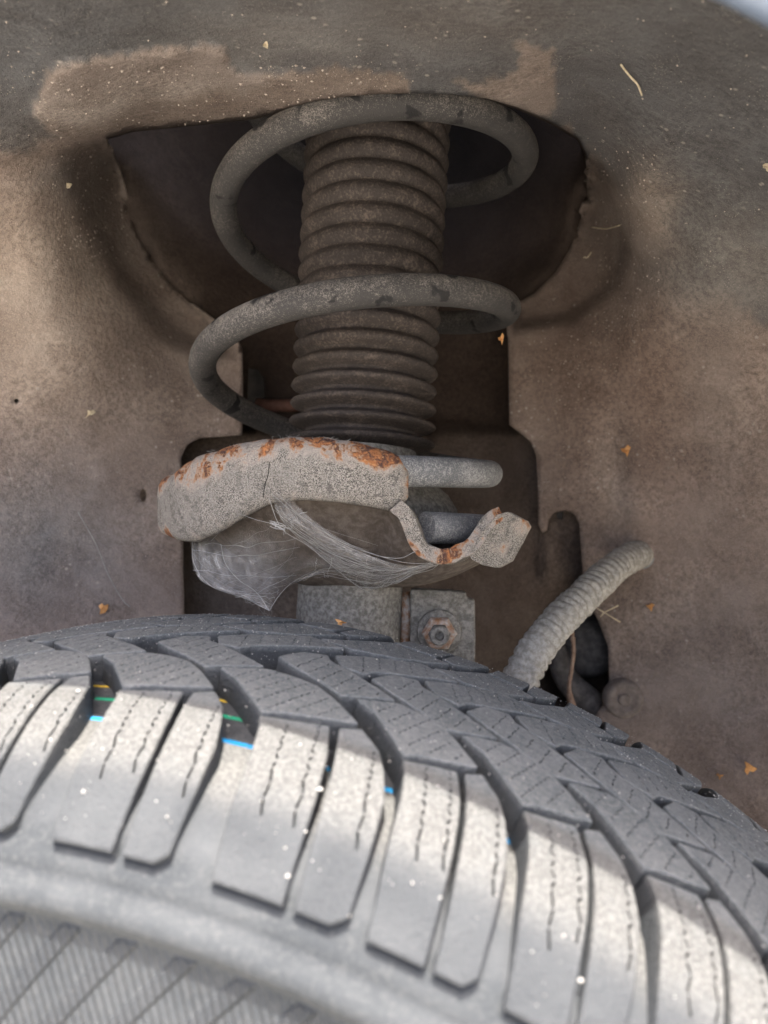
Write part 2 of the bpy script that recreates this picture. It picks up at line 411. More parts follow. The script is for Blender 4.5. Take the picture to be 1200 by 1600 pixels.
def tri_sheet(outer, holes, step, coarse=None):
    """constrained triangulation of a px-space sheet with holes; returns 2D points and triangles"""
    pts = []; edges = []
    def loop(p):
        i0 = len(pts); pts.extend([tuple(q) for q in p]); n = len(p)
        edges.extend([(i0 + k, i0 + (k + 1) % n) for k in range(n)])
    loop(densify(outer, 40))
    for h in holes: loop(densify(h, 7))
    o = np.array(outer); x0, y0 = o.min(0); x1, y1 = o.max(0)
    gx, gy = np.meshgrid(np.arange(x0 + step / 2, x1, step), np.arange(y0 + step / 2, y1, step))
    gx = gx.ravel() + rng.uniform(-.25, .25, gx.size) * step; gy = gy.ravel() + rng.uniform(-.25, .25, gy.size) * step
    far = (gx < -40) | (gx > 1240) | (gy < -40) | (gy > 1330)
    keep = ~far | (rng.rand(gx.size) < .12)
    keep &= inpoly(gx, gy, outer) & (polydist(gx, gy, outer) > step * .5)
    for h in holes: keep &= ~inpoly(gx, gy, h) & (polydist(gx, gy, h) > step * .45)
    pts.extend(zip(gx[keep], gy[keep]))
    res = delaunay_2d_cdt([Vector((float(a), float(b))) for a, b in pts], edges, [], 0, 1e-4)
    vv = np.array([(q.x, q.y) for q in res[0]]); tr = np.array([f for f in res[2] if len(f) == 3])
    c = vv[tr].mean(1)
    ok = inpoly(c[:, 0], c[:, 1], outer)
    for h in holes: ok &= ~inpoly(c[:, 0], c[:, 1], h)
    tr = tr[ok]
    a = vv[tr]; area = (a[:, 1, 0] - a[:, 0, 0]) * (a[:, 2, 1] - a[:, 0, 1]) - (a[:, 2, 0] - a[:, 0, 0]) * (a[:, 1, 1] - a[:, 0, 1])
    tr[area > 0] = tr[area > 0][:, ::-1]          # px y runs down: clockwise here faces the camera
    return vv, tr

def blob(x, y, cx, cy, sx, sy): return np.exp(-((x - cx) / sx) ** 2 - ((y - cy) / sy) ** 2)

def arch_tint(x, y):
    """paint, felt and old mud, with shade painted into the jambs"""
    ox, oy = x + 8 * vn(x, y, 30, 5.) + 5 * vn(x, y, 11, 15.), y + 8 * vn(x, y, 30, 6.) + 5 * vn(x, y, 11, 16.); wx = ox + 24 * vn(x, y, 70, 1.); wy = oy + 24 * vn(x, y, 70, 2.)
    c = np.zeros((len(x), 3)) + np.array([.240, .186, .153])
    def lay(wt, colr):
        nonlocal c
        wt = np.clip(wt, 0, 1)[:, None]; c = c * (1 - wt) + np.array(colr) * wt
    felt = np.clip((215 + .34 * np.clip(100 - wx, 0, 400) * (wx < 100) + np.clip(wx - 880, 0, 400) * .95 - wy) / 14, 0, 1)
    lay(felt, (.088, .088, .091))
    lay(felt * blob(wx, wy, 60, 60, 140, 90) * .5, (.082, .086, .094))
    lay(felt * blob(wx, wy, 700, 30, 260, 60) * .45, (.145, .130, .118))
    lay(felt * blob(wx, wy, 430, 60, 160, 45) * .5, (.175, .165, .155))
    lay(blob(wx, wy, 70, 470, 190, 160) * 1.1, (.345, .285, .235))
    lay(blob(wx, wy, 120, 270, 90, 45) * .7, (.20, .185, .17))
    lay(blob(wx, wy, 60, 850, 190, 140) * 1.0, (.195, .185, .180))
    lay(blob(wx, wy, 70, 850, 26, 55) * .55, (.13, .13, .135))
    lay(blob(wx, wy, 265, 610, 95, 170) * 1.0, (.155, .122, .100))
    lay(blob(wx, wy, 150, 320, 60, 130) * .35, (.14, .115, .095))  # soft shade of the left jamb, painted into the tint
    lay(jamb(ox, oy, 26., 12.) * .75, (.128, .101, .083))  # brown dirt and painted shade together on the turned-in sides
    lay(blob(wx, wy, 900, 570, 110, 190) * 1.05, (.128, .090, .070))
    lay(blob(wx, wy, 945, 330, 28, 110) * .3, (.135, .103, .082))  # occlusion of the right jamb put into the colour
    lay(blob(wx, wy, 1020, 660, 95, 170) * .8, (.185, .130, .102))
    lay(blob(wx, wy, 1120, 620, 60, 150) * .7, (.205, .165, .140))
    lay(blob(wx, wy, 1100, 400, 110, 95) * 1.0, (.118, .113, .108))
    lay(blob(wx, wy, 1180, 430, 70, 80) * .6, (.19, .175, .158))
    lay(blob(wx, wy, 1010, 320, 45, 60) * .8, (.24, .20, .165))  # lighter crest painted in against the shaded jamb
    lay(blob(wx, wy, 1080, 1050, 200, 170) * .8, (.195, .166, .148))
    lay(blob(wx, wy, 960, 760, 30, 90) * .6, (.25, .21, .18))
    p = np.clip((np.where(inpoly(ox, oy, PATCH), 1, -1) * polydist(ox, oy, PATCH) + 3) / 5, 0, 1)
    lay(p, (.185, .152, .132)); lay(p * np.clip((235 - np.abs(wx - 190)) / 90, 0, 1) * blob(wx, wy + (wx - 200) * .16, 200, 158, 400, 22) * .7, (.265, .232, .205))
    lay(p * np.clip((wy - 165 + (wx - 200) * .22) / 20, 0, 1) * .8, (.155, .122, .10))
    p2 = np.clip((np.where(inpoly(ox, oy, PATCH2), 1, -1) * polydist(ox, oy, PATCH2) + 3) / 5, 0, 1)
    lay(p2, (.195, .158, .135))
    g = c.mean(1, keepdims=True)
    return g + (c - g) * .85

def build_arch():
    outer = [(-500, -430), (1700, -430), (1700, 1700), (-500, 1700)]
    vv, tr = tri_sheet(outer, HOLES, 8.5)
    D = arch_depth(vv[:, 0], vv[:, 1])
    W = np.array([P(a, b, d) for (a, b), d in zip(vv, D)])
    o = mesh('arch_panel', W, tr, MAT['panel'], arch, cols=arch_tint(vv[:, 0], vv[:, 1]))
    solidify(o, .0018, -1)
    # returned flange round the opening, set back into the recess
    loop = densify(OPEN, 7); n = len(loop)
    x, y = loop[:, 0], loop[:, 1]; D = arch_depth(x, y)
    rings = []; tints = []
    ctr = np.array([560, 420.])
    for s, dd in ((1.0, .0012), (1.004, .010), (1.0, .030), (.99, .085)):
        q = ctr + (loop - ctr) * s
        rings.append([P(a, b, d + dd) for (a, b), d in zip(q, D)]); tints.append(np.zeros((n, 3)) + np.array([.075, .058, .047]))
    F = [(i * n + k, i * n + (k + 1) % n, (i + 1) * n + (k + 1) % n, (i + 1) * n + k) for i in range(3) for k in range(n)]
    mesh('opening_flange', np.vstack(rings), F, MAT['recess'], arch, cols=np.vstack(tints))
build_arch()

BACK = RBF([(188, 290, .412), (208, 350, .420), (243, 410, .427), (303, 475, .430), (910, 290, .404), (893, 380, .422), (838, 450, .428), (235, 260, .435), (275, 340, .446), (868, 290, .438), (850, 380, .446),(560, 0, .60), (560, 230, .60), (560, 430, .485), (560, 560, .462), (400, 560, .445), (780, 560, .452),
    (560, 660, .455), (300, 760, .432), (560, 800, .430), (830, 780, .432), (830, 1000, .438), (900, 900, .436), (900, 1050, .470), (300, 1100, .432), (560, 1200, .43), (100, 100, .43), (100, 700, .44), (1000, 100, .43), (1050, 900, .45), (100, 1250, .44), (1000, 1250, .46)])
def build_recess():
    outer = [(90, -20), (1040, -20), (1040, 1260), (90, 1260)]
    slot = [(388, 575), (404, 577), (413, 590), (414, 640), (400, 642), (386, 640)]
    vv, tr = tri_sheet(outer, [slot, [(869, 799), (881, 799), (880, 812), (871, 811)]], 14)
    x, y = vv[:, 0], vv[:, 1]
    d = BACK(x, y) + .012 * np.clip((674 - y) / 6, 0, 1) * np.clip((y - 490) / 30, 0, 1) + .0018 * vn(x, y, 90, 4.)
    d = d - .008 * np.clip((x - 846) / 4, 0, 1) * np.clip((y - 760) / 10, 0, 1) * np.clip((935 - y) / 40, 0, 1)
    d = np.maximum(d, arch_depth(x, y) + np.where(inpoly(x, y, OPEN), .005, .008))
    c = np.zeros((len(x), 3)) + np.array([.050, .036, .028])  # base colour lowered so the recess looks shaded
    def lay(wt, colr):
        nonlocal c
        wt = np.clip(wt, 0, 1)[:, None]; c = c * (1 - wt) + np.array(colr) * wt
    lay(np.clip((y - 672) / 10, 0, 1) * .0, (0, 0, 0)); lay(blob(x, y, 600, 230, 300, 190) * 1.2, (.014, .011, .009)); lay(blob(x, y, 225, 330, 75, 190), (.090, .071, .059)); lay(blob(x, y, 885, 350, 40, 130) * .6, (.05, .037, .03))  # near-black tower centre stands in for deep shade
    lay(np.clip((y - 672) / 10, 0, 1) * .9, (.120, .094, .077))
    lay(blob(x, y, 790, 800, 40, 90) * .7, (.085, .065, .052))
    lay(blob(x, y, 380, 880, 110, 130) * .8, (.125, .112, .103))
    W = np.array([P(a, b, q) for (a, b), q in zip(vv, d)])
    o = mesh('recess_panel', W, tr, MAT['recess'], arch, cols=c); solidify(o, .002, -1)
    # closed pocket behind the slots so that they stay dark
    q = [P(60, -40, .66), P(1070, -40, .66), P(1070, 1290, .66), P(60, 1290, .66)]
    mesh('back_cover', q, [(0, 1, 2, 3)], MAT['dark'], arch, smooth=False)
    # rust-brown rib across the channel
    V, F = tube_data([P(400, 632, .452), P(430, 634, .452), P(470, 633, .452)], .004, 8); mesh('seam_rib', V, F, mat_plain('rib_rust', (.13, .06, .04), (.2, .10, .07), 200), arch)
build_recess()
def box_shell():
    # unseen box added behind and above the arch: keeps daylight out of the cavity
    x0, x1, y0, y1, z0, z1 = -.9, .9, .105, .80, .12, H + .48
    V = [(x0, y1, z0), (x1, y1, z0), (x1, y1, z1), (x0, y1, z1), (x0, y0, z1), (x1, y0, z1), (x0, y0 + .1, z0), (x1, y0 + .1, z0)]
    o = mesh('light_shield', V, [(0, 1, 2, 3), (3, 2, 5, 4), (0, 3, 4, 6), (1, 7, 5, 2)], MAT['dark'], arch, smooth=False); solidify(o, .002, 0)
box_shell()

# rubber plug on the panel, low at the right
def lathe_dir(center, axis, prof, seg=28):
    a = np.array(axis, float); a /= np.linalg.norm(a)
    u = np.cross(a, [0, 0, 1.]) if abs(a[2]) < .9 else np.cross(a, [0, 1., 0]); u /= np.linalg.norm(u); b = np.cross(a, u)
    V = []; F = []
    for (r, h) in prof:
        for k in range(seg):
            t = 2 * math.pi * k / seg; V.append(np.array(center) + a * h + r * (math.cos(t) * u + math.sin(t) * b))
    for i in range(len(prof) - 1):
        for k in range(seg):
            F.append((i * seg + k, i * seg + (k + 1) % seg, (i + 1) * seg + (k + 1) % seg, (i + 1) * seg + k))
    return V, F
pm = mat_plain('dusty_plug', (.15, .127, .112), (.215, .182, .162), 300, .9, 0, .5, .1)
V, F = lathe_dir(P(975, 1093, .398), (-.1, -1, .05), [(.0115, -.004), (.0110, -.0005), (.0095, .0010), (.007, .0012), (.006, .0004), (.0035, .0004), (.003, .0014), (.0001, .0018)])
fix_normals(mesh('plug', V, F, pm, arch, sharp=50))

# ------------------------------------------------------------------ fender edge above, which throws the shade
def build_fender():
    fr_c = np.array([-.0695, .2246, -.3675 + H]); e1 = np.array([.979, -.2047, 0]); ax = np.array([.2047, .979, 0])
    vlat = -.095; Rf = .42
    base = fr_c + ax * vlat + e1 * FEN[0] + np.array([0, 0, FEN[1]])
    prof = [(.012, .0075, 0), (.004, .0070, 0), (.0010, .0058, 0), (0, .0040, 0), (0, .0025, 0.), (.0012, .0012, 0), (.003, .0003, 0), (.005, -.0015, 0), (.008, -.0035, 0), (.02, -.008, 0), (.06, -.016, 0), (.14, -.026, 0), (.30, -.034, 0)]
    n = 120; V = []; F = []
    for i in range(n + 1):
        t = R(-80 + 160 * i / n)
        for (dr, dl, _) in prof:
            V.append(base + (Rf + dr) * (math.sin(t) * e1 + math.cos(t) * np.array([0, 0, 1.])) + ax * dl)
    m = len(prof)
    for i in range(n):
        for k in range(m - 1): F.append((i * m + k, i * m + k + 1, (i + 1) * m + k + 1, (i + 1) * m + k))
    o = fix_normals(mesh('fender', V, F, MAT['paint'], arch)); solidify(o, .001, 0)
    tag(o, 'blue grey painted edge of the outer fender, top right corner')
FEN = (-.090, .0860)
build_fender()

# ------------------------------------------------------------------ strut
AX0 = np.array([-.0115, .335, H]); AXD = np.array([math.tan(R(3.0)), math.tan(R(5.0)), 1.]); AXD /= np.linalg.norm(AXD)
FRT = np.array([0, -1., 0]); FRT = FRT - AXD * (FRT @ AXD); FRT /= np.linalg.norm(FRT); LFT = np.cross(FRT, AXD); LFT = LFT if LFT[0] < 0 else -LFT
def axp(h, r=0., ang=0., off=0.):
    """point at height h on the strut axis, r out, ang from the front round to the left"""
    return AX0 + AXD * h + r * (math.cos(ang) * FRT + math.sin(ang) * LFT) + np.array([off, 0, 0])
def lathe_ax(prof, seg=64, off=0., wob=None):
    V = []; F = []
    for i, (r, h) in enumerate(prof):
        for k in range(seg):
            t = 2 * math.pi * k / seg
            rr = r + (wob(t, h) if wob else 0); V.append(axp(h, rr, t, off))
    for i in range(len(prof) - 1):
        for k in range(seg): F.append((i * seg + k, i * seg + (k + 1) % seg, (i + 1) * seg + (k + 1) % seg, (i + 1) * seg + k))
    return V, F

strut = empty('shock_strut', tuple(axp(-.3)))
tag(strut, 'dusty shock strut with ribbed rubber bellows and rusty spring seat, behind the tyre', 'shock strut')

def build_bellows():
    prof = []; h = .012; nrib = 21
    for i in range(nrib):
        t = i / (nrib - 1); per = .0083 + .0012 * min(1, t * 1.6)
        low = max(0, 1 - t / .42)
        ro = .0338 + .0008 * low + .0010 * t; ri = .0314 - .0060 * low + .0006 * t
        for f, s in ((0, 0), (.12, .1), (.24, .50), (.36, .86), (.5, 1), (.64, .92), (.76, .62), (.88, .16)):
            s2 = s if low > .05 else .5 - .5 * math.cos(2 * math.pi * f)
            s2 = low * s + (1 - low) * (.5 - .5 * math.cos(2 * math.pi * f)) ** .5
            prof.append((ri + (ro - ri) * s2, h + per * f))
        h += per
    def wob(t, hh): return .00045 * mnoise.noise((math.cos(t) * 3, math.sin(t) * 3, hh * 60)) + .0004 * max(0, mnoise.noise((math.cos(t) * 9, math.sin(t) * 9, hh * 240)) - .25)
    V, F = lathe_ax(prof, 128, wob=wob)
    tag(fix_normals(mesh('bellows', V, F, MAT['bellows'], strut)), 'ribbed dusty black rubber bellows')
build_bellows()

# tube with its weld collar
def wobt(t, h): return .00025 * mnoise.noise((math.cos(t) * 4, math.sin(t) * 4, h * 150))
V, F = lathe_ax([(.0245, h) for h in np.linspace(-.03, -.30, 60)] + [(.001, -.30)], 64, off=-.0015, wob=wobt)
fix_normals(mesh('tube', V, F, MAT['cast'], strut))
V, F = lathe_ax([(.030, .013), (.031, .008), (.0310, .004), (.036, -.002), (.041, -.006), (.052, -.014), (.058, -.022), (.060, -.030)], 64, off=-.003)
seat = None

# spring seat: outer band, dished underside, turned lip and tab
CX, CY, RB = -.0165, .335, .0848
def on_band(px, py, r=RB):
    d = P(px, py, 1.) - np.array([0, 0, H]); a = d[0] ** 2 + d[1] ** 2
    b = -2 * (d[0] * CX + d[1] * CY); c = CX * CX + CY * CY - r * r
    disc = max(0, b * b - 4 * a * c); t = (-b - math.sqrt(disc)) / (2 * a); q = d * t
    return math.atan2(CX - q[0], CY - q[1]), q[2]     # angle from front to the left, height above the lens level
seat = empty('spring_seat', (0, 0, 0)); seat.parent = strut
seat.location = Vector((CX, CY, H - .02)) - Vector(strut.location)
tag(seat, 'grey spring seat with orange rust along its rim')
top = [on_band(*q) for q in ((259, 746), (272, 734), (300, 716), (345, 702), (390, 692), (440, 687), (500, 688), (560, 696), (605, 706), (626, 718), (635, 732))]
bot = [on_band(*q) for q in ((260, 834), (275, 841), (300, 843), (335, 828), (380, 801), (420, 781), (470, 776), (530, 780), (580, 787), (612, 794), (632, 782))]
top.sort(); bot.sort()
ta, tz = np.array(top).T; ba, bz = np.array(bot).T
a_end = min(ta[0], ba[0])

def build_seat():
    # band cross-section: s from 0 (inner end of the top flange) to 1 (inner end of the rolled bottom)
    n = 110; angs = np.linspace(a_end, 3.6, n); prof = []
    V = []; E = []; 
    sec = [(-.0115, .02), (-.008, .004), (-.0055, .0), (-.0032, .02), (-.0014, .08), (-.0003, .18), (.0003, .32), (.0003, .5), (.0003, .68), (.0002, .82), (-.0002, .90), (-.0009, .96), (-.0018, .99), (-.0030, 1.0)]
    for i, a in enumerate(angs):
        zt = np.interp(a, ta, tz); zb = np.interp(a, ba, bz)
        over = max(0, a - 1.35); zt -= .010 * min(1, over / 1.2); zb -= .006 * min(1, over / 1.2)
        wv = .0011 * mnoise.noise((a * 5, 0, 1)) + .0004 * mnoise.noise((a * 21, 2, 1))
        for (dr, f) in sec:
            endround = .0018 * max(0, 1 - (a - a_end) / .04) ** 2
            r = RB + dr - endround * abs(f - .5) * 1.2 + wv
            z = zt + (zb - zt) * f + .0008 * mnoise.noise((a * 9, f * 3, 5)) * (f < .2) - endround * .5 * (1 - 2 * f)
            V.append((CX - r * math.sin(a), CY - r * math.cos(a), H + z))
            edge = max(np.interp(f, [0, .12, .30, .5], [1, 1, .70, .08]), np.interp(f, [.70, .9, 1], [0, .7, .9]) * (1.25 if a > .95 else .45), np.interp(a - a_end, [0, .05, .14], [.9, .55, 0]) * (1 if f < .55 else .55))
            E.append(edge)
    m = len(sec); F = [(i * m + k, i * m + k + 1, (i + 1) * m + k + 1, (i + 1) * m + k) for i in range(n - 1) for k in range(m - 1)]
    o = fix_normals(mesh('rim_band', V, F, MAT['rust'], seat, attrs={'edge': E})); solidify(o, .0026, 0)
    # dished underside down to the tube
    V = []; F = []; E = []; n = 96; rad = np.linspace(1, 0, 12)
    for i in range(n):
        a = 2 * math.pi * i / n
        aa = a if a < 3.6 else a - 2 * math.pi
        zb = np.interp(aa, ba, bz) if aa > a_end else np.interp(aa, [-2.7, -1.6, -.75, a_end], [bz[-1] - .004, -.034, -.034, bz[0] - .010])
        ro = RB - .015 if aa > a_end else np.interp(aa, [-2.7, -1.0, a_end], [RB - .009, RB - .012, RB - .012])
        for q in rad:
            r = .0255 + (ro - .0255) * q
            sag = -.019 * (1 - q) ** .8
            z = zb * q + (-.040) * (1 - q) + sag * q * 1.0 - .008 * (1 - q) + .006 * q
            cx = CX + (axp(-.04)[0] - CX) * (1 - q)
            V.append((cx - r * math.sin(a), CY - r * math.cos(a), H + z)); E.append(.35 * (q > .85))
    m = len(rad); F = [(i * m + k, i * m + k + 1, ((i + 1) % n) * m + k + 1, ((i + 1) % n) * m + k) for i in range(n) for k in range(m - 1)]
    pan = mat_plain('seat_underside', (.085, .068, .056), (.15, .125, .105), 260, .9, 0, .6, .2)  # brown darkened to carry the shade below the band
    o = fix_normals(mesh('pan', V, F, pan, seat)); solidify(o, .002, 0)
    # inner collar that centres the spring
    V, F = lathe_ax([(.030, .013), (.0315, .008), (.034, .003), (.039, -.001), (.046, -.0065), (.0505, -.013), (.0515, -.018)], 64, off=-.004)
    fix_normals(mesh('collar', V, F, MAT['cast'], seat))
    # turned lip at the open end of the seat: the bent edge of the sheet, running back along the coil
    edge = [((618, 789), .2500), (((631, 801)), .2500), ((641, 822), .2505), ((650, 845), .2512), ((662, 860), .2520), ((682, 868), .2530), ((704, 868), .2545), ((722, 860), .2560), ((739, 850), .2575), ((752, 832), .2595), ((766, 812), .2615), ((784, 801), .264)]
    pts = smoothpath([P(a[0], a[1], d) for a, d in edge], 40)
    V = []; F = []; E = []
    for k in range(9):
        q = k / 8
        for j, p in enumerate(pts):
            c = np.array([CX, CY, p[2]]); rot = -.62 * q; d = p - c
            s, cc = math.sin(rot), math.cos(rot)
            d2 = np.array([d[0] * cc - d[1] * s, d[0] * s + d[1] * cc, d[2]]) if False else np.array([d[0] * cc + d[1] * s * -1, d[0] * s + d[1] * cc, 0])
            sh = np.array([.004, .030, -.004]) * q
            V.append(p + sh + np.array([0, 0, .0006 * mnoise.noise((j * .4, q * 3, 7))])); E.append(.74 if k == 0 else max(.3, .62 - q))
    m = len(pts); F = [(k * m + j, k * m + j + 1, (k + 1) * m + j + 1, (k + 1) * m + j) for k in range(8) for j in range(m - 1)]
    o = mesh('lip', V, F, MAT['rust'], seat, attrs={'edge': E}); fix_normals(o); solidify(o, .0056, 0); bevel(o, .0012, 2)
    # tab standing up at the end of the lip
    tabp = [((733, 873), .2560), ((741, 851), .2570), ((753, 830), .2585), ((776, 804), .262), ((793, 799), .265), ((821, 814), .2705), ((826, 823), .2715), ((811, 849), .2700), ((797, 877), .267), ((777, 888), .2635), ((752, 883), .2590)]
    poly = [P(a[0], a[1], d) for a, d in tabp]
    # finely divided face so that it is lumpy
    V, F = prism_data(poly, (.0022, .0042, -.0004))
    o = fix_normals(mesh('tab', V, F, MAT['rust'], seat, smooth=False, attrs={'edge': [.10 + .75 * (i % 11 in (5, 6)) + .35 * (i % 11 in (2, 3)) for i in range(22)]})); bevel(o, .0006, 2)
build_seat()

# bracket plate with its bolt
pl = [(641, 921), (700, 923), (728, 926), (730, 936), (742, 938), (743, 1000), (742, 1050), (640, 1050)]
V, F = prism_data([P(a, b, .322) for a, b in pl], (.0005, .006, 0)); o = fix_normals(mesh('bracket', V, F, MAT['cast'], strut, smooth=False)); bevel(o, .0010, 2)
bc = P(686, 986, .3215); bd = np.array([-.06, -1, .03])
bolt = empty('clamp_bolt', (0, 0, 0)); bolt.parent = strut; bolt.location = Vector(bc) - Vector(strut.location)
V, F = lathe_dir(bc, bd, [(.0100, -.001), (.0102, .0014), (.0098, .0024), (.0080, .0028), (.005, .0028)], 32); fix_normals(mesh('washer', V, F, MAT['cast'], bolt, sharp=40))
V, F = lathe_dir(bc, bd, [(.0078, .0024), (.0080, .0062), (.0071, .0080), (.0050, .0082)], 6); fix_normals(mesh('nut', V, F, MAT['bolt'], bolt, smooth=False))
V, F = lathe_dir(bc, bd, [(.0044, .0070), (.0044, .0115), (.0038, .0122), (.0021, .0122), (.0019, .0090), (.0001, .0088)], 24); fix_normals(mesh('stud', V, F, MAT['cast'], bolt, sharp=40))
# wedge of rusty cast between tube and plate
V, F = tube_data([P(634, 925, .330), P(636, 945, .329), P(634, 985, .329), P(630, 1030, .33)], [.0022, .0035, .0028, .003], 10); mesh('clamp_ear', V, F, MAT['bolt'], strut)

# ------------------------------------------------------------------ coil spring
def build_spring():
    ss = np.array([-1.0, -.5, 0, .5, 1, 1.5, 1.75, 2.0, 2.4, 2.72, 2.918]); hs = np.array([.205, .172, .137, .1006, .064, .0225, .0045, -.004, -.012, -.0200, -.0228])
    S = np.linspace(-1.0, 2.918, 420)
    # smooth interpolation of the height
    hh = np.interp(S, ss, hs); k = np.ones(25) / 25; hp = np.pad(hh, 12, mode='edge'); hh = np.convolve(hp, k, 'valid'); hh[:13] = np.interp(S[:13], ss, hs); hh[-13:] = np.interp(S[-13:], ss, hs)
    path = [axp(h, np.interp(s, [-1, 2, 2.5, 2.918], [.0690, .0690, .0690, .0780]), 2 * math.pi * s, -.009 + .066 * h) for s, h in zip(S, hh)]
    rad = np.full(len(S), .0061)
    V, F = tube_data(path, rad, 24)
    n = len(S); lo = []
    o = mesh('coil_spring', V, F, MAT['spring'], None, sharp=60)
    o.data.materials.append(MAT['springlow'])
    for p in o.data.polygons:
        i = min(p.vertices) // 24
        if S[min(i, n - 1)] > 1.62: p.material_index = 1
    tag(o, 'dark dusty steel coil spring wound around the bellows', 'spring')
build_spring()

# ------------------------------------------------------------------ ribbed hose
def build_hose():
    path = smoothpath([P(806, 1085, .322), P(820, 1046, .325), P(838, 1015, .328), P(872, 972, .338), (P(915, 929, .352)), P(958, 890, .370), P(984, 872, .386), P(1004, 864, .402), P(1012, 861, .412)], 260)
    L = np.concatenate([[0], np.cumsum(np.linalg.norm(np.diff(path, axis=0), axis=1))]); tot = L[-1]
    r = []
    for l in L:
        q = l / tot; base = np.interp(q, [0, .5, .85, 1], [.0088, .0084, .0080, .0074])
        ph = l / .0043 + .35 * mnoise.noise((l * 90, 0, 0))
        rib = (.5 + .5 * math.cos(2 * math.pi * ph)) ** .6
        amp = .0014 * (1 - np.clip((q - .80) / .08, 0, 1)) * (.75 + .5 * mnoise.noise((l * 60, 3, 0)))
        r.append(base - amp * (1 - rib))
    V, F = tube_data(path, r, 40)
    V = np.array(V); 
    for i in range(len(V)):
        V[i] += .0007 * np.array(mnoise.noise_vector(tuple(V[i] * 170))) + .00035 * np.array(mnoise.noise_vector(tuple(V[i] * 600)))
    root = empty('ribbed_hose', tuple(path[0])); o = mesh('hose', V, F, MAT['hose'], root)
    V, F = tube_data(path[216:256], [.0086 + .0004 * math.sin(i * .5) for i in range(40)], 28); mesh('sleeve', V, F, mat_plain('grey_blue_sleeve', (.20, .21, .225), (.34, .335, .325), 500, .85, 0, .8, .2), root)
    o = root; tag(o, 'pale dusty ribbed hose running from behind the tyre up into the wheel arch panel', 'hose')
build_hose()

# rubber boot and arm seen through the lower hole, twig hanging before them
bt = empty('rubber_boot', tuple(P(915, 1020, .44))); tag(bt, 'black rubber boot in the lower right hole of the wheel arch', 'rubber boot')
V, F = lathe_dir(P(918, 1012, .438), (-.25, -1, .1), [(.019, -.02), (.0195, -.008), (.0175, -.003), (.0185, .001), (.016, .006), (.0135, .009), (.009, .0115), (.0001, .012)], 32); fix_normals(mesh('boot', V, F, MAT['blackrub'], bt))
V, F = tube_data(smoothpath([P(868, 1010, .432), P(885, 1060, .425), P(925, 1100, .42), P(960, 1135, .42)], 20), [.006 + .004 * t for t in np.linspace(0, 1, 20)], 14); mesh('arm', V, F, mat_plain('dusty_arm', (.10, .09, .082), (.19, .172, .155), 250), bt)
V, F = tube_data(smoothpath([P(893, 985, .395), P(896, 1015, .394), P(893, 1045, .394), P(889, 1075, .393), P(894, 1105, .392)], 40), [.0011 + .0009 * abs(mnoise.noise((i * .35, 0, 0))) + .0016 * (i > 30) * (i - 30) / 10 for i in range(40)], 8)
tag(mesh('twig', V, F, MAT['twig'], None), 'thin brown twig hanging beside the hose behind the tyre', 'twig')

# ------------------------------------------------------------------ tyre
TC = np.array([-.06953474, .22459692, -.36749454 + H]); TA = np.array([.20469286, .97856748, -.02250587]); T1 = np.array([.97881541, -.20474472, 0.]); T2 = np.array([.00460796, .0220291, .99974671])
R0 = 317.0; CIRC = 2 * math.pi * R0
def prof_d(v):
    d = abs(v + 4); sg = -1 if v + 4 < 0 else 1
    if d < 54: dr = d * d / 1000; sl = d / 500
    else: e = d - 54; dr = 2.916 + .108 * e + .0171 * e * e; sl = .108 + .0342 * e
    nv, nr = sg * sl, 1.0; k = math.hypot(nv, nr)
    return R0 - dr, nv / k, nr / k
def floor_h(v):
    d = abs(v + 4)
    return -float(np.interp(d, [0, 54, 62, 70, 79, 87], [7.8, 7.8, 7.0, 5.2, 2.8, 1.2]))
def tw(u, v, h=0.):
    """tread coordinates in mm (round the tyre, across it, above the worn face) to world"""
    r, nv, nr = prof_d(v); r += h * nr; v = v + h * nv; t = u / R0
    return TC + TA * v / 1000 + (r / 1000) * (math.sin(t) * T1 + math.cos(t) * T2)

tyre = empty('tyre', (TC[0], TC[1], 0.0))
tag(tyre, 'dusty grey winter tyre with directional siped tread blocks and coloured guide lines', 'tyre')

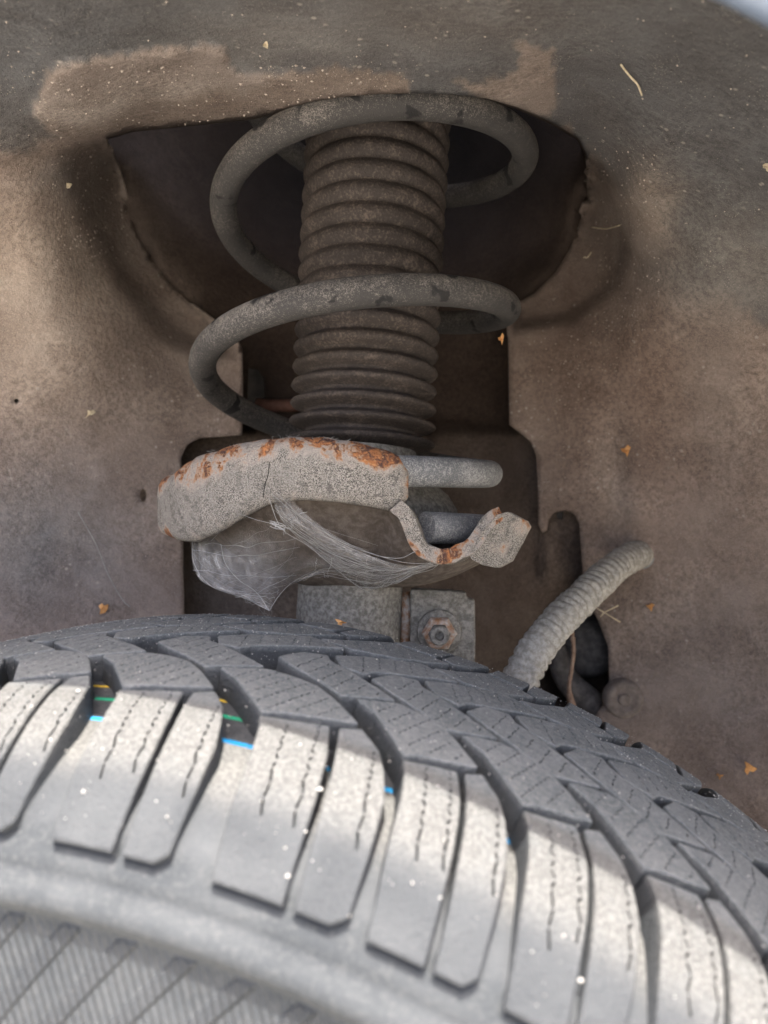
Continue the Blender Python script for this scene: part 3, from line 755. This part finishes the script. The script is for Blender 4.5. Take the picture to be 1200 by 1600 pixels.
def build_carcass():
    pts = []
    for v in np.concatenate([np.linspace(-90, -58, 22), np.linspace(-56, 48, 34), np.linspace(50, 80, 16)]):
        r, nv, nr = prof_d(v); h = floor_h(v); pts.append((v + h * nv, r + h * nr, v))
    near = [(-86.8, 292.0), (-88.4, 289.5), (-89.2, 287.4), (-89.2, 286.0), (-91.2, 285.4), (-92.6, 284.2), (-93.0, 282.4), (-92.6, 280.6), (-90.6, 279.6), (-90.2, 277.6), (-92.2, 268), (-94, 258), (-95, 246), (-94.6, 234), (-92, 218), (-87, 205), (-80, 196), (-74, 190), (-66, 188)]
    near = [(v - .5, r) for v, r in near]
    p = [(v, r, -95) for v, r in near[::-1]] + [q for q in pts if q[0] > -86.5] + [(-8 - v, r, 95) for v, r in near if r < 288]
    n = 360; V = []; F = []; lat = []; rad = []; arc = []
    for i in range(n):
        t = 2 * math.pi * i / n
        for (v, r, l) in p:
            V.append(TC + TA * v / 1000 + (r / 1000) * (math.sin(t) * T1 + math.cos(t) * T2)); lat.append(l); rad.append(r); arc.append((t if t < math.pi else t - 2 * math.pi) * 280)
    m = len(p)
    F = [(i * m + k, i * m + k + 1, ((i + 1) % n) * m + k + 1, ((i + 1) % n) * m + k) for i in range(n) for k in range(m - 1)]
    fix_normals(mesh('carcass', V, F, MAT['carcass'], tyre, attrs={'lat': lat, 'rad': rad, 'arc': arc}))
    # rim inside the bead
    V, F = [], []
    prf = [(-72, 192), (-70, 180), (-55, 172), (40, 165), (45, 100), (30, 60), (28, 5)]
    for i in range(96):
        t = 2 * math.pi * i / 96
        for (v, r) in prf: V.append(TC + TA * v / 1000 + (r / 1000) * (math.sin(t) * T1 + math.cos(t) * T2))
    m = len(prf); F = [(i * m + k, i * m + k + 1, ((i + 1) % 96) * m + k + 1, ((i + 1) % 96) * m + k) for i in range(96) for k in range(m - 1)]
    solidify(fix_normals(mesh('wheel_rim', V, F, MAT['rim'], tyre)), .004, 0)
build_carcass()

# one pitch of the tread, mm from the pitch origin, as measured for the longest pitch
LUG1 = [(.6, -56.4), (2.6, -61), (4.2, -68), (5.6, -79), (8, -89.6), (23.9, -89.6), (23.2, -82), (22.4, -74), (20.6, -64), (17.2, -52.4), (9, -54.4)]
LUG2 = [(19.5, -51.8), (23.0, -67), (25.0, -80), (26.4, -89.6), (34.2, -89.6), (37.4, -88.2), (37.2, -80), (36.2, -70), (33.7, -63), (30.6, -56), (24.6, -49.0)]
MID = [(-20.8, -32.9), (-8.8, -27.6), (-1, -28.6), (7.4, -31.5), (14.5, -37.5), (23.0, -46.6), (16, -49.2), (4.8, -52.2), (.6, -54.6), (-6.2, -47), (-14.0, -38.2)]
TRI = [(-50, -15), (-45.3, -5.6), (-37.6, -3.6), (-35.4, -8.3), (-26.3, -14.6), (-10.2, -26.0), (-16.0, -28.9), (-22.2, -32.2), (-25.0, -33.8), (-33.5, -27.5), (-42.2, -21.8)]
SIPES = {'l1': (-.19, (8.0, 15.5), 'l'), 'l2': (-.19, (29.5,), 'l'), 'm': (.42, tuple(np.arange(-21, 40, 5.3)), 'm'), 't': (.24, tuple(np.arange(-50, 0, 5.3)), 't')}
def fit_pitch(u, L):
    s = 1 - (39.4 - L) * .0222
    return u if u < -15 else -15 + (u + 15) * s

def round_poly(p, q=.16, cap=.9):
    out = []
    n = len(p)
    for i in range(n):
        a, b, c = np.array(p[i - 1]), np.array(p[i]), np.array(p[(i + 1) % n])
        l1, l2 = np.linalg.norm(a - b), np.linalg.norm(c - b); k1, k2 = min(cap, q * l1), min(cap, q * l2)
        out += [b + (a - b) / l1 * k1, (b * 2 + (b + (a - b) / l1 * k1) + (b + (c - b) / l2 * k2)) / 4, b + (c - b) / l2 * k2]
    return np.array(out)

def inset(p, d):
    n = len(p); q = []
    area = .5 * sum(p[i][0] * p[(i + 1) % n][1] - p[(i + 1) % n][0] * p[i][1] for i in range(n)); sg = 1 if area > 0 else -1
    for i in range(n):
        a, b, c = p[i - 1], p[i], p[(i + 1) % n]
        e1 = (b - a) / (np.linalg.norm(b - a) + 1e-9); e2 = (c - b) / (np.linalg.norm(c - b) + 1e-9)
        n1 = np.array([-e1[1], e1[0]]) * sg; n2 = np.array([-e2[1], e2[0]]) * sg; m = n1 + n2; k = max(.5, m @ m / 2)
        q.append(b + m * d / k)
    return np.array(q)

def block_data(poly, kind, sipes, coarse=False, mirror=False, seed=0):
    """poly in mm; returns vertices (u, v, h), faces, lift"""
    p = densify(round_poly(poly, .16, .4 if kind[0] == 'l' else .7), 5.0 if coarse else 2.2)
    if len(p) > 3:
        keep = [i for i in range(len(p)) if np.linalg.norm(p[i] - p[i - 1]) > .12]; p = p[keep]
    q = inset(p, .36); n = len(p)
    verts = [(a, b, 0.) for a, b in q]; lift = [1.] * n
    slots = []
    if sipes and not coarse:
        sl, us, style = sipes
        lo, hi = p[:, 1].min(), p[:, 1].max(); r = random.Random(seed)
        for u0 in us:
            if style == 'l': v = lo + 8 + r.random() * 5; vend = hi - 1.6
            else: v = lo + .8; vend = hi - .8
            z = 1
            while v < vend:
                ln = 1.25 if style == 'l' else (1.3 if style == 'm' else 2.3)
                gap = .45 + .6 * r.random() if style == 'l' else .5 + .6 * r.random()
                if style == 'l' and v < lo + 16: ln, gap = 2.6, .35
                ref = hi if not mirror else lo
                va, vb = (v, v + ln) if not mirror else (lo + hi - v, lo + hi - v - ln)
                slope = sl if not mirror else -sl
                z = -z; j = (.7 if style == 'l' else .5) * z * (.6 + .6 * r.random())
                base = u0 + slope * ((va + (54 if not mirror else -37)) if style != 'l' else (va + (56 if not mirror else -39)))
                ua, ub = base - j * .5, base + slope * (vb - va) + j * .5
                wd = .31 if style == 'l' else (.30 if style == 'm' else .26)
                a, b = np.array([ua, va]), np.array([ub, vb]); t = (b - a) / np.linalg.norm(b - a); nn = np.array([-t[1], t[0]]) * wd
                quad = np.array([a - nn, b - nn * .8, b + nn * .8, a + nn])
                if inpoly(quad[:, 0], quad[:, 1], q).all() and polydist(quad[:, 0], quad[:, 1], q).min() > .35: slots.append(quad)
                v += ln + gap
    pts = [tuple(x) for x in q]; ed = [(k, (k + 1) % n) for k in range(n)]
    for s in slots:
        i0 = len(pts); pts += [tuple(x) for x in s]; ed += [(i0, i0 + 1), (i0 + 1, i0 + 2), (i0 + 2, i0 + 3), (i0 + 3, i0)]
    st = 7.0 if coarse else 3.4
    x0, y0 = p.min(0); x1, y1 = p.max(0)
    gx, gy = np.meshgrid(np.arange(x0 + 1, x1, st), np.arange(y0 + 1, y1, st)); gx, gy = gx.ravel(), gy.ravel()
    if len(gx):
        ok = inpoly(gx, gy, q) & (polydist(gx, gy, q) > 1.0)
        for s in slots: ok &= polydist(gx, gy, s) > .5
        pts += list(zip(gx[ok], gy[ok]))
    res = delaunay_2d_cdt([Vector((float(a), float(b))) for a, b in pts], ed, [], 0, 1e-5)
    vv = np.array([(a.x, a.y) for a in res[0]]); tr = np.array([f for f in res[2] if len(f) == 3])
    c = vv[tr].mean(1); ok = inpoly(c[:, 0], c[:, 1], q)
    for s in slots: ok &= ~inpoly(c[:, 0], c[:, 1], s)
    tr = tr[ok]
    V = [(a, b, 0.) for a, b in vv]; L = [1.] * len(V); F = [tuple(t) for t in tr]
    # chamfer and walls (own vertices, welded by position being equal is not needed)
    i0 = len(V)
    V += [(a, b, 0.) for a, b in q] + [(a, b, -.36) for a, b in p] + [(a, b, -2.2) for a, b in p]
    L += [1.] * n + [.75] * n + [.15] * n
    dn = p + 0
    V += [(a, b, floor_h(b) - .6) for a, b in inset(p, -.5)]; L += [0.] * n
    for r_ in range(3):
        F += [(i0 + r_ * n + k, i0 + r_ * n + (k + 1) % n, i0 + (r_ + 1) * n + (k + 1) % n, i0 + (r_ + 1) * n + k) for k in range(n)]
    for s in slots:
        j = len(V); dep = -2.4
        V += [(a, b, 0.) for a, b in s] + [(a, b, dep) for a, b in s]; L += [.8] * 4 + [0.] * 4
        F += [(j + k, j + (k + 1) % 4, j + 4 + (k + 1) % 4, j + 4 + k) for k in range(4)] + [(j + 4, j + 5, j + 6, j + 7)]
    return V, F, L

def build_tread():
    U = [-14.7, 14.9, 51.2, 90.6, 119.5, 148.0, 176.6, 205.4, 238.0, 274.0]
    r = random.Random(3)
    while U[-1] < CIRC - 14.7 - 60: U.append(U[-1] + r.choice([28.8, 28.8, 33, 36.2, 39.4]))
    gap = (CIRC - 14.7 - U[-1]) / 2; U.append(U[-1] + gap); U.append(CIRC - 14.7)
    n = len(U) - 1; rest = ([], [], [])
    hu, mv = 14.0, -16.8
    for k in range(n):
        L = U[k + 1] - U[k]
        for kind, poly in (('l1', LUG1), ('l2', LUG2), ('m', MID), ('t', TRI)):
            for mir in (False, True):
                u0 = U[k] + (hu if mir else 0)
                ref = u0 if u0 < CIRC / 2 else u0 - CIRC
                vis = -150 < ref + poly[0][0] < 300
                pp = [(fit_pitch(a, L), b) for a, b in poly]
                if mir: pp = [(a, mv - b) for a, b in pp]
                sl, us, stl = SIPES[kind]
                us2 = tuple(fit_pitch(x, L) if kind[0] == 'l' else x for x in us)
                V, F, lf = block_data(np.array(pp), kind, (sl, us2, stl), coarse=not vis, mirror=mir, seed=k * 8 + (1 if mir else 0))
                jit = [.12 * mnoise.noise((a * .3 + k * 7, b * .3, 1)) for a, b, h in V]
                W = [tw(u0 + a, b, h + (j if h > -1 else 0)) for (a, b, h), j in zip(V, jit)]
                lat = [b for a, b, h in V]
                if vis:
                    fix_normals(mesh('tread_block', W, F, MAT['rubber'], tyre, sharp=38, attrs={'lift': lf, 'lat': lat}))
                else:
                    i0 = len(rest[0]); rest[0].extend(W); rest[1].extend([tuple(i + i0 for i in f) for f in F]); rest[2].extend(zip(lf, lat))
    a = np.array(rest[2])
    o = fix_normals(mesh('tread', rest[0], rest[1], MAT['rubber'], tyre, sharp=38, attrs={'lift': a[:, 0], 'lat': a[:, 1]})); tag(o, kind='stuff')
build_tread()

# ------------------------------------------------------------------ cobweb between seat, strut and tyre
def build_web():
    web = empty('cobweb', tuple(P(430, 955, .262))); tag(web, 'torn grey cobweb hanging from the rusty spring seat down to the tyre', 'cobweb')
    def sheet(name, left, right, bulge, n=40, m=26, seed=0, fade=(.16, .10), soft=0):
        a = smoothpath([P(*q) for q in left], n); b = smoothpath([P(*q) for q in right], n); V = []; E = []
        for i in range(n):
            for j in range(m):
                t = j / (m - 1); s = i / (n - 1)
                p = a[i] * (1 - t) + b[i] * t
                p = p + np.array([0, -1, 0]) * bulge * math.sin(math.pi * t) * math.sin(math.pi * s) + np.array(mnoise.noise_vector((s * 4 + seed, t * 4, seed))) * .0022 * math.sin(math.pi * min(1, max(0, t)))
                V.append(p); E.append((.75 + .45 * (math.exp(-t / fade[0]) + math.exp(-(1 - t) / fade[1]))) * min(1, s * 5) * (min(1, (1 - t) * 3) if soft else 1))
        F = [(i * m + j, i * m + j + 1, (i + 1) * m + j + 1, (i + 1) * m + j) for i in range(n - 1) for j in range(m - 1)]
        return mesh(name, V, F, MAT['web'], web, attrs={'edge': E, 'ws': [i / (n - 1) for i in range(n) for j in range(m)], 'wt': [j / (m - 1) for i in range(n) for j in range(m)], 'wk': [seed * 3.1] * (n * m)})
    SHEETS = [
        ([(302, 838, .285), (300, 872, .282), (312, 905, .278), (345, 922, .272), (385, 936, .268), (418, 953, .263)],
         [(440, 812, .272), (470, 850, .285), (480, 880, .295), (460, 905, .285), (436, 930, .272), (424, 953, .263)], .010, 22, 31),
        ([(425, 776, .252), (440, 812, .256), (480, 850, .268), (520, 886, .280), (556, 916, .296), (578, 926, .302)],
         [(455, 779, .252), (480, 805, .256), (545, 852, .262), (600, 876, .262), (640, 884, .262), (690, 878, .262)], .006, 42, 32),
        ([(436, 930, .272), (470, 906, .285), (510, 892, .292), (556, 906, .300), (580, 922, .303), (610, 915, .300)],
         [(470, 862, .262), (520, 872, .262), (570, 884, .262), (610, 890, .262), (640, 890, .262), (690, 880, .262)], .004, 16, 33)]
    # left pocket: from the rim down to a point on the tyre
    sheet('web_sheet', [(302, 838, .285), (300, 872, .282), (312, 905, .278), (345, 922, .272), (385, 936, .268), (418, 953, .263)],
          [(440, 812, .272), (470, 850, .285), (480, 880, .295), (460, 905, .285), (436, 930, .272), (424, 953, .263)], .010, seed=1, soft=1)
    # right sling: from the rim under the pan across to the lip
    sheet('web_sheet', [(425, 776, .252), (440, 812, .256), (480, 850, .268), (520, 886, .280), (556, 916, .296), (578, 926, .302)],
          [(455, 779, .252), (480, 805, .256), (545, 852, .262), (600, 876, .262), (640, 884, .262), (690, 878, .262)], .006, seed=5, fade=(.10, .16))
    sheet('web_sheet', [(436, 930, .272), (470, 906, .285), (510, 892, .292), (556, 906, .300), (580, 922, .303), (610, 915, .300)],
          [(470, 862, .262), (520, 872, .262), (570, 884, .262), (610, 890, .262), (640, 890, .262), (690, 880, .262)], .004, seed=9, soft=1)
    def fibres(left, right, bulge, count, seed):
        r = random.Random(seed); V = []; F = []
        a = smoothpath([P(*q) for q in left], 60); b = smoothpath([P(*q) for q in right], 60)
        for k in range(count):
            i = r.random() * 59; j = min(59, max(0, i + r.gauss(0, 20))); sag = r.uniform(-.001, .004); t0 = r.uniform(0, .3) * (r.random() < .5); t1 = 1 - r.uniform(0, .3) * (r.random() < .5)
            if r.random() < .35: i, j = i * .3, 59 - r.random() * 14    # long ones running down the sheet
            pts = []
            for t in np.linspace(t0, t1, 9):
                s = (i + (j - i) * t); p = a[int(s)] * (1 - t) + b[int(s)] * t
                pts.append(p + np.array([0, -1, 0]) * bulge * math.sin(math.pi * t) * math.sin(math.pi * s / 59) - np.array([0, 0, 1]) * sag * 4 * t * (1 - t) + np.array([r.gauss(0, .00035), 0, r.gauss(0, .00035)]))
            vv, ff = tube_data(smoothpath(pts, 18), r.choice([.00003, .00004, .00005, .00009]), 4, False)
            i0 = len(V); V.extend(vv); F.extend([tuple(x + i0 for x in f) for f in ff])
        tag(mesh('web_fibres', V, F, MAT['silk'], web), kind='stuff')
    for args in SHEETS: fibres(args[0], args[1], args[2], args[3], args[4])
    def strand(pts, r=.00016, nm='web_strand'):
        V, F = tube_data(smoothpath([P(*q) for q in pts], 26), r * .42, 5); mesh(nm, V, F, MAT['silk'], web)
    strand([(425, 772, .247), (452, 795, .250), (490, 822, .255), (540, 850, .258), (590, 868, .258), (625, 872, .256), (648, 862, .2505)], .00024)
    strand([(432, 770, .247), (470, 806, .252), (520, 838, .256), (585, 866, .259), (640, 880, .258), (690, 878, .256)], .0002)
    strand([(420, 778, .247), (440, 826, .254), (480, 852, .262), (520, 885, .275), (556, 914, .29), (577, 926, .301)], .0003)
    strand([(300, 838, .280), (303, 880, .280), (330, 916, .275), (380, 934, .269), (420, 954, .263)], .00022)
    strand([(345, 850, .275), (352, 880, .275), (372, 905, .272), (400, 925, .268), (420, 953, .263)], .0003)
    strand([(375, 803, .258), (400, 812, .258), (425, 818, .256), (445, 822, .256)], .0002)
    strand([(420, 955, .262), (438, 928, .27), (460, 908, .278), (500, 890, .288), (560, 886, .29), (620, 892, .28), (700, 876, .262)], .00022)
    strand([(330, 845, .272), (360, 815, .262), (378, 800, .256)], .00018)
    strand([(560, 880, .27), (600, 886, .268), (650, 889, .264), (700, 878, .26)], .00018)
    strand([(480, 800, .249), (468, 803, .2485), (472, 808, .249), (488, 818, .251)], .00025)
    r = random.Random(11)
    for k in range(6):
        x = r.uniform(420, 470); y = r.uniform(776, 800)
        strand([(x, y, .250), (x + r.uniform(20, 60), y + r.uniform(25, 45), .254), (x + r.uniform(80, 190), y + r.uniform(60, 92), .262)], .00010)
    # tuft of rolled-up silk
    for k in range(10):
        strand([(424 + r.uniform(-4, 8), 818 + r.uniform(-5, 8), .2545), (436 + r.uniform(-6, 8), 824 + r.uniform(-8, 8), .2535), (448 + r.uniform(-6, 8), 828 + r.uniform(-8, 8), .255)], .0003)
build_web()
V, F = tube_data(smoothpath([P(421, 722, .2488), P(419, 742, .2485), P(414, 758, .2485), P(411, 777, .2487)], 14), .00016, 5)
tag(mesh('hair', V, F, MAT['dark'], None), 'dark hair stuck upright across the rusty rim of the spring seat', 'hair')

def build_strand():
    pts = [(122, 800, .374), (150, 850, .380), (168, 895, .384), (190, 935, .386), (203, 948, .387)]
    V, F = tube_data(smoothpath([P(a, b, DEP(np.array([a]), np.array([b]))[0] - .004) for a, b, _ in pts], 24), .00028, 5)
    tag(mesh('web_thread', V, F, MAT['silk'], None), 'single pale web thread on the wheel arch panel, left of the strut', 'web thread')
build_strand()

# ------------------------------------------------------------------ bits of leaf, straw and grit
def chip(name, px, py, size, mat, label, cat, D=None, ang=0., asp=1.0, group=None):
    d = (arch_depth(np.array([px * 1.]), np.array([py * 1.]))[0] - .0015) if D is None else D
    c = P(px, py, d); s = size / FPX * d; r = random.Random(int(px * 7 + py)); n = 9
    V = []
    for lay in (0, 1):
        for k in range(n):
            t = 2 * math.pi * k / n; q = s * (.7 + .5 * r.random()) if lay == 0 else 0
            rr = s * (.75 + .35 * math.sin(k * 2.3 + px)); x = rr * math.cos(t) * asp; z = rr * math.sin(t) / asp
            V.append(c + np.array([x * math.cos(ang) - z * math.sin(ang), -.0006 * (1 - lay) - .0012 * math.sin(t * 2) - .0004, x * math.sin(ang) + z * math.cos(ang)]))
    F = [tuple(range(n)), tuple(range(2 * n - 1, n - 1, -1))] + [(k, (k + 1) % n, n + (k + 1) % n, n + k) for k in range(n)]
    o = fix_normals(mesh(name, V, F, mat, None, smooth=False))
    return tag(o, label, cat, group)
chip('leaf_fragment', 978, 704, 9, MAT['leaf'], 'orange leaf fragment stuck to the brown panel above the hose', 'leaf fragment', group='leaf fragments on the panel')
chip('leaf_fragment', 1016, 948, 7, MAT['leaf'], 'small orange leaf fragment stuck to the panel right of the hose', 'leaf fragment', group='leaf fragments on the panel')
chip('leaf_fragment', 1170, 1200, 11, MAT['leaf'], 'round orange leaf fragment on the panel near the right photo edge above the tyre', 'leaf fragment', group='leaf fragments on the panel')
chip('leaf_fragment', 1124, 1212, 5, MAT['leaf'], 'tiny orange leaf fragment beside the round one at the lower right', 'leaf fragment', group='leaf fragments on the panel')
chip('leaf_fragment', 163, 950, 10, MAT['leaf'], 'orange leaf fragment low on the left panel just above the tyre', 'leaf fragment', group='leaf fragments on the panel')
chip('leaf_fragment', 141, 646, 7, MAT['straw'], 'pale straw coloured fragment in the middle of the left panel', 'leaf fragment', group='leaf fragments on the panel', asp=1.3, ang=.7)
chip('leaf_fragment', 783, 530, 7, MAT['leaf'], 'bright orange leaf fragment on the underside of the middle spring coil', 'leaf fragment', D=.322, asp=.8)
chip('leaf_fragment', 1196, 262, 7, MAT['straw'], 'pale fragment at the right photo edge on the grey liner', 'leaf fragment', group='leaf fragments on the panel')
chip('leaf_fragment', 106, 290, 7, MAT['straw'], 'pale fragment on the dark panel edge left of the strut tower opening', 'leaf fragment', asp=1.4, ang=-.4)
chip('leaf_fragment', 415, 72, 5, MAT['straw'], 'small cream fragment on the grey liner above the coil spring', 'leaf fragment')
chip('leaf_fragment', 533, 972, 7, MAT['leaf'], 'orange leaf fragment lying on the far edge of the tyre tread', 'leaf fragment', D=float(tw(56, 46, 1)[1]), asp=1.5, ang=-.3)

def straw(px, name, label, r=.00035, D=None):
    pts = [P(a, b, (arch_depth(np.array([a * 1.]), np.array([b * 1.]))[0] - .003) if D is None else D + .001 * k) for k, (a, b) in enumerate(px)]
    V, F = tube_data(smoothpath(pts, 14), r, 6); return mesh(name, V, F, MAT['straw'], None)
tag(straw([(970, 101), (985, 120), (996, 132), (1003, 149)], 'straw_stalk', ''), 'bent pale straw on the grey liner at the upper right', 'straw', 'straws caught in the arch')
st = empty('seed_husk', tuple(P(945, 958, .375))); tag(st, 'spiky pale seed husk sticking out below the hose', 'seed husk')
for q in ([(932, 950), (944, 957)], [(944, 957), (966, 946)], [(944, 957), (969, 972)], [(938, 964), (944, 957)]):
    V, F = tube_data([P(q[0][0], q[0][1], .375), P(q[1][0], q[1][1], .374)], .0004, 6); mesh('spike', V, F, MAT['straw'], st)
for i, (a, b, lab) in enumerate((((925, 355), (968, 352), 'forked straw on the brown edge right of the strut tower opening'), ((912, 402), (924, 394), 'short straw below the forked straw right of the strut tower opening'))):
    tag(straw([(a[0], a[1]), ((a[0] + b[0]) / 2, (a[1] + b[1]) / 2 + 4), (b[0], b[1])], 'straw_stalk', ''), lab, 'straw', 'straws caught in the arch')

def build_grit():
    r = random.Random(21); V = []; F = []
    tet = [(1, 1, 1), (-1, -1, 1), (-1, 1, -1), (1, -1, -1)]
    def grain(c, s):
        i0 = len(V); a = Vector((r.uniform(-1, 1), r.uniform(-1, 1), r.uniform(-1, 1)))
        for q in ((1, 0, 0), (-1, 0, 0), (0, 1, 0), (0, -1, 0), (0, 0, 1), (0, 0, -1)):
            V.append(np.array(c) + np.array(q) * s * r.uniform(.6, 1.2))
        for f in ((0, 2, 4), (2, 1, 4), (1, 3, 4), (3, 0, 4), (2, 0, 5), (1, 2, 5), (3, 1, 5), (0, 3, 5)): F.append(tuple(i + i0 for i in f))
    for k in range(2600):
        u = r.uniform(-90, 260); v = r.uniform(-88, 62) if k % 3 else r.uniform(0, 62)
        grain(tw(u, v, .1), .00011 + .00022 * r.random() ** 4)
    for k in range(20):
        grain(tw(r.uniform(-20, 200), r.uniform(-88, -56), .2), .00035 + .0003 * r.random())
    o = mesh('grit', V, F, MAT['grit'], None, smooth=False); tag(o, 'pale sand grains scattered over the tyre', 'grit', kind='stuff')
    # mud crumbs and dust stuck on the panel
    V.clear(); F.clear()
    def scatter(n, x0, x1, y0, y1, s0, s1):
        xs = np.array([r.uniform(x0, x1) for _ in range(n)]); ys = np.array([r.uniform(y0, y1) for _ in range(n)])
        ok = ~inpoly(xs, ys, OPEN); d = arch_depth(xs, ys)
        for a, b, q, k in zip(xs, ys, d, ok):
            if k: grain(P(a, b, q), s0 + (s1 - s0) * r.random() ** 3)
    scatter(1500, 0, 1200, 0, 1250, .00015, .0005)
    scatter(500, 50, 640, 100, 225, .0002, .0007)
    scatter(350, 80, 200, 230, 420, .0002, .0007)
    scatter(450, 930, 1030, 230, 520, .0002, .0007)
    scatter(400, 820, 1000, 480, 800, .0002, .0006)
    o = mesh('mud_crumbs', V, F, mat_plain('dried_mud', (.30, .25, .21), (.46, .40, .34), 900, .9, 0, .3, .1), None, smooth=False); tag(o, 'dried mud crumbs stuck to the wheel arch', 'mud crumbs', kind='stuff')
    # dust fibres on the rusty rim
    V.clear(); F.clear()
    for k in range(46):
        x = r.uniform(262, 625); a = on_band(x, np.interp(x, [259, 300, 345, 440, 500, 560, 626], [746, 716, 702, 687, 688, 696, 718]))
        p = np.array((CX - (RB - .003) * math.sin(a[0]), CY - (RB - .003) * math.cos(a[0]), H + a[1]))
        e = p + np.array([r.uniform(-.003, .003), r.uniform(-.002, .001), r.uniform(.0005, .0022)])
        vv, ff = tube_data(smoothpath([p, (p + e) / 2 + np.array([r.uniform(-.001, .001), 0, .0004]), e], 6), .00005, 4)
        i0 = len(V); V.extend(vv); F.extend([tuple(i + i0 for i in f) for f in ff])
    o = mesh('dust_fibres', V, F, MAT['silk'], None); tag(o, 'fine dust fibres on the rusty rim', 'dust fibres', kind='stuff')
build_grit()
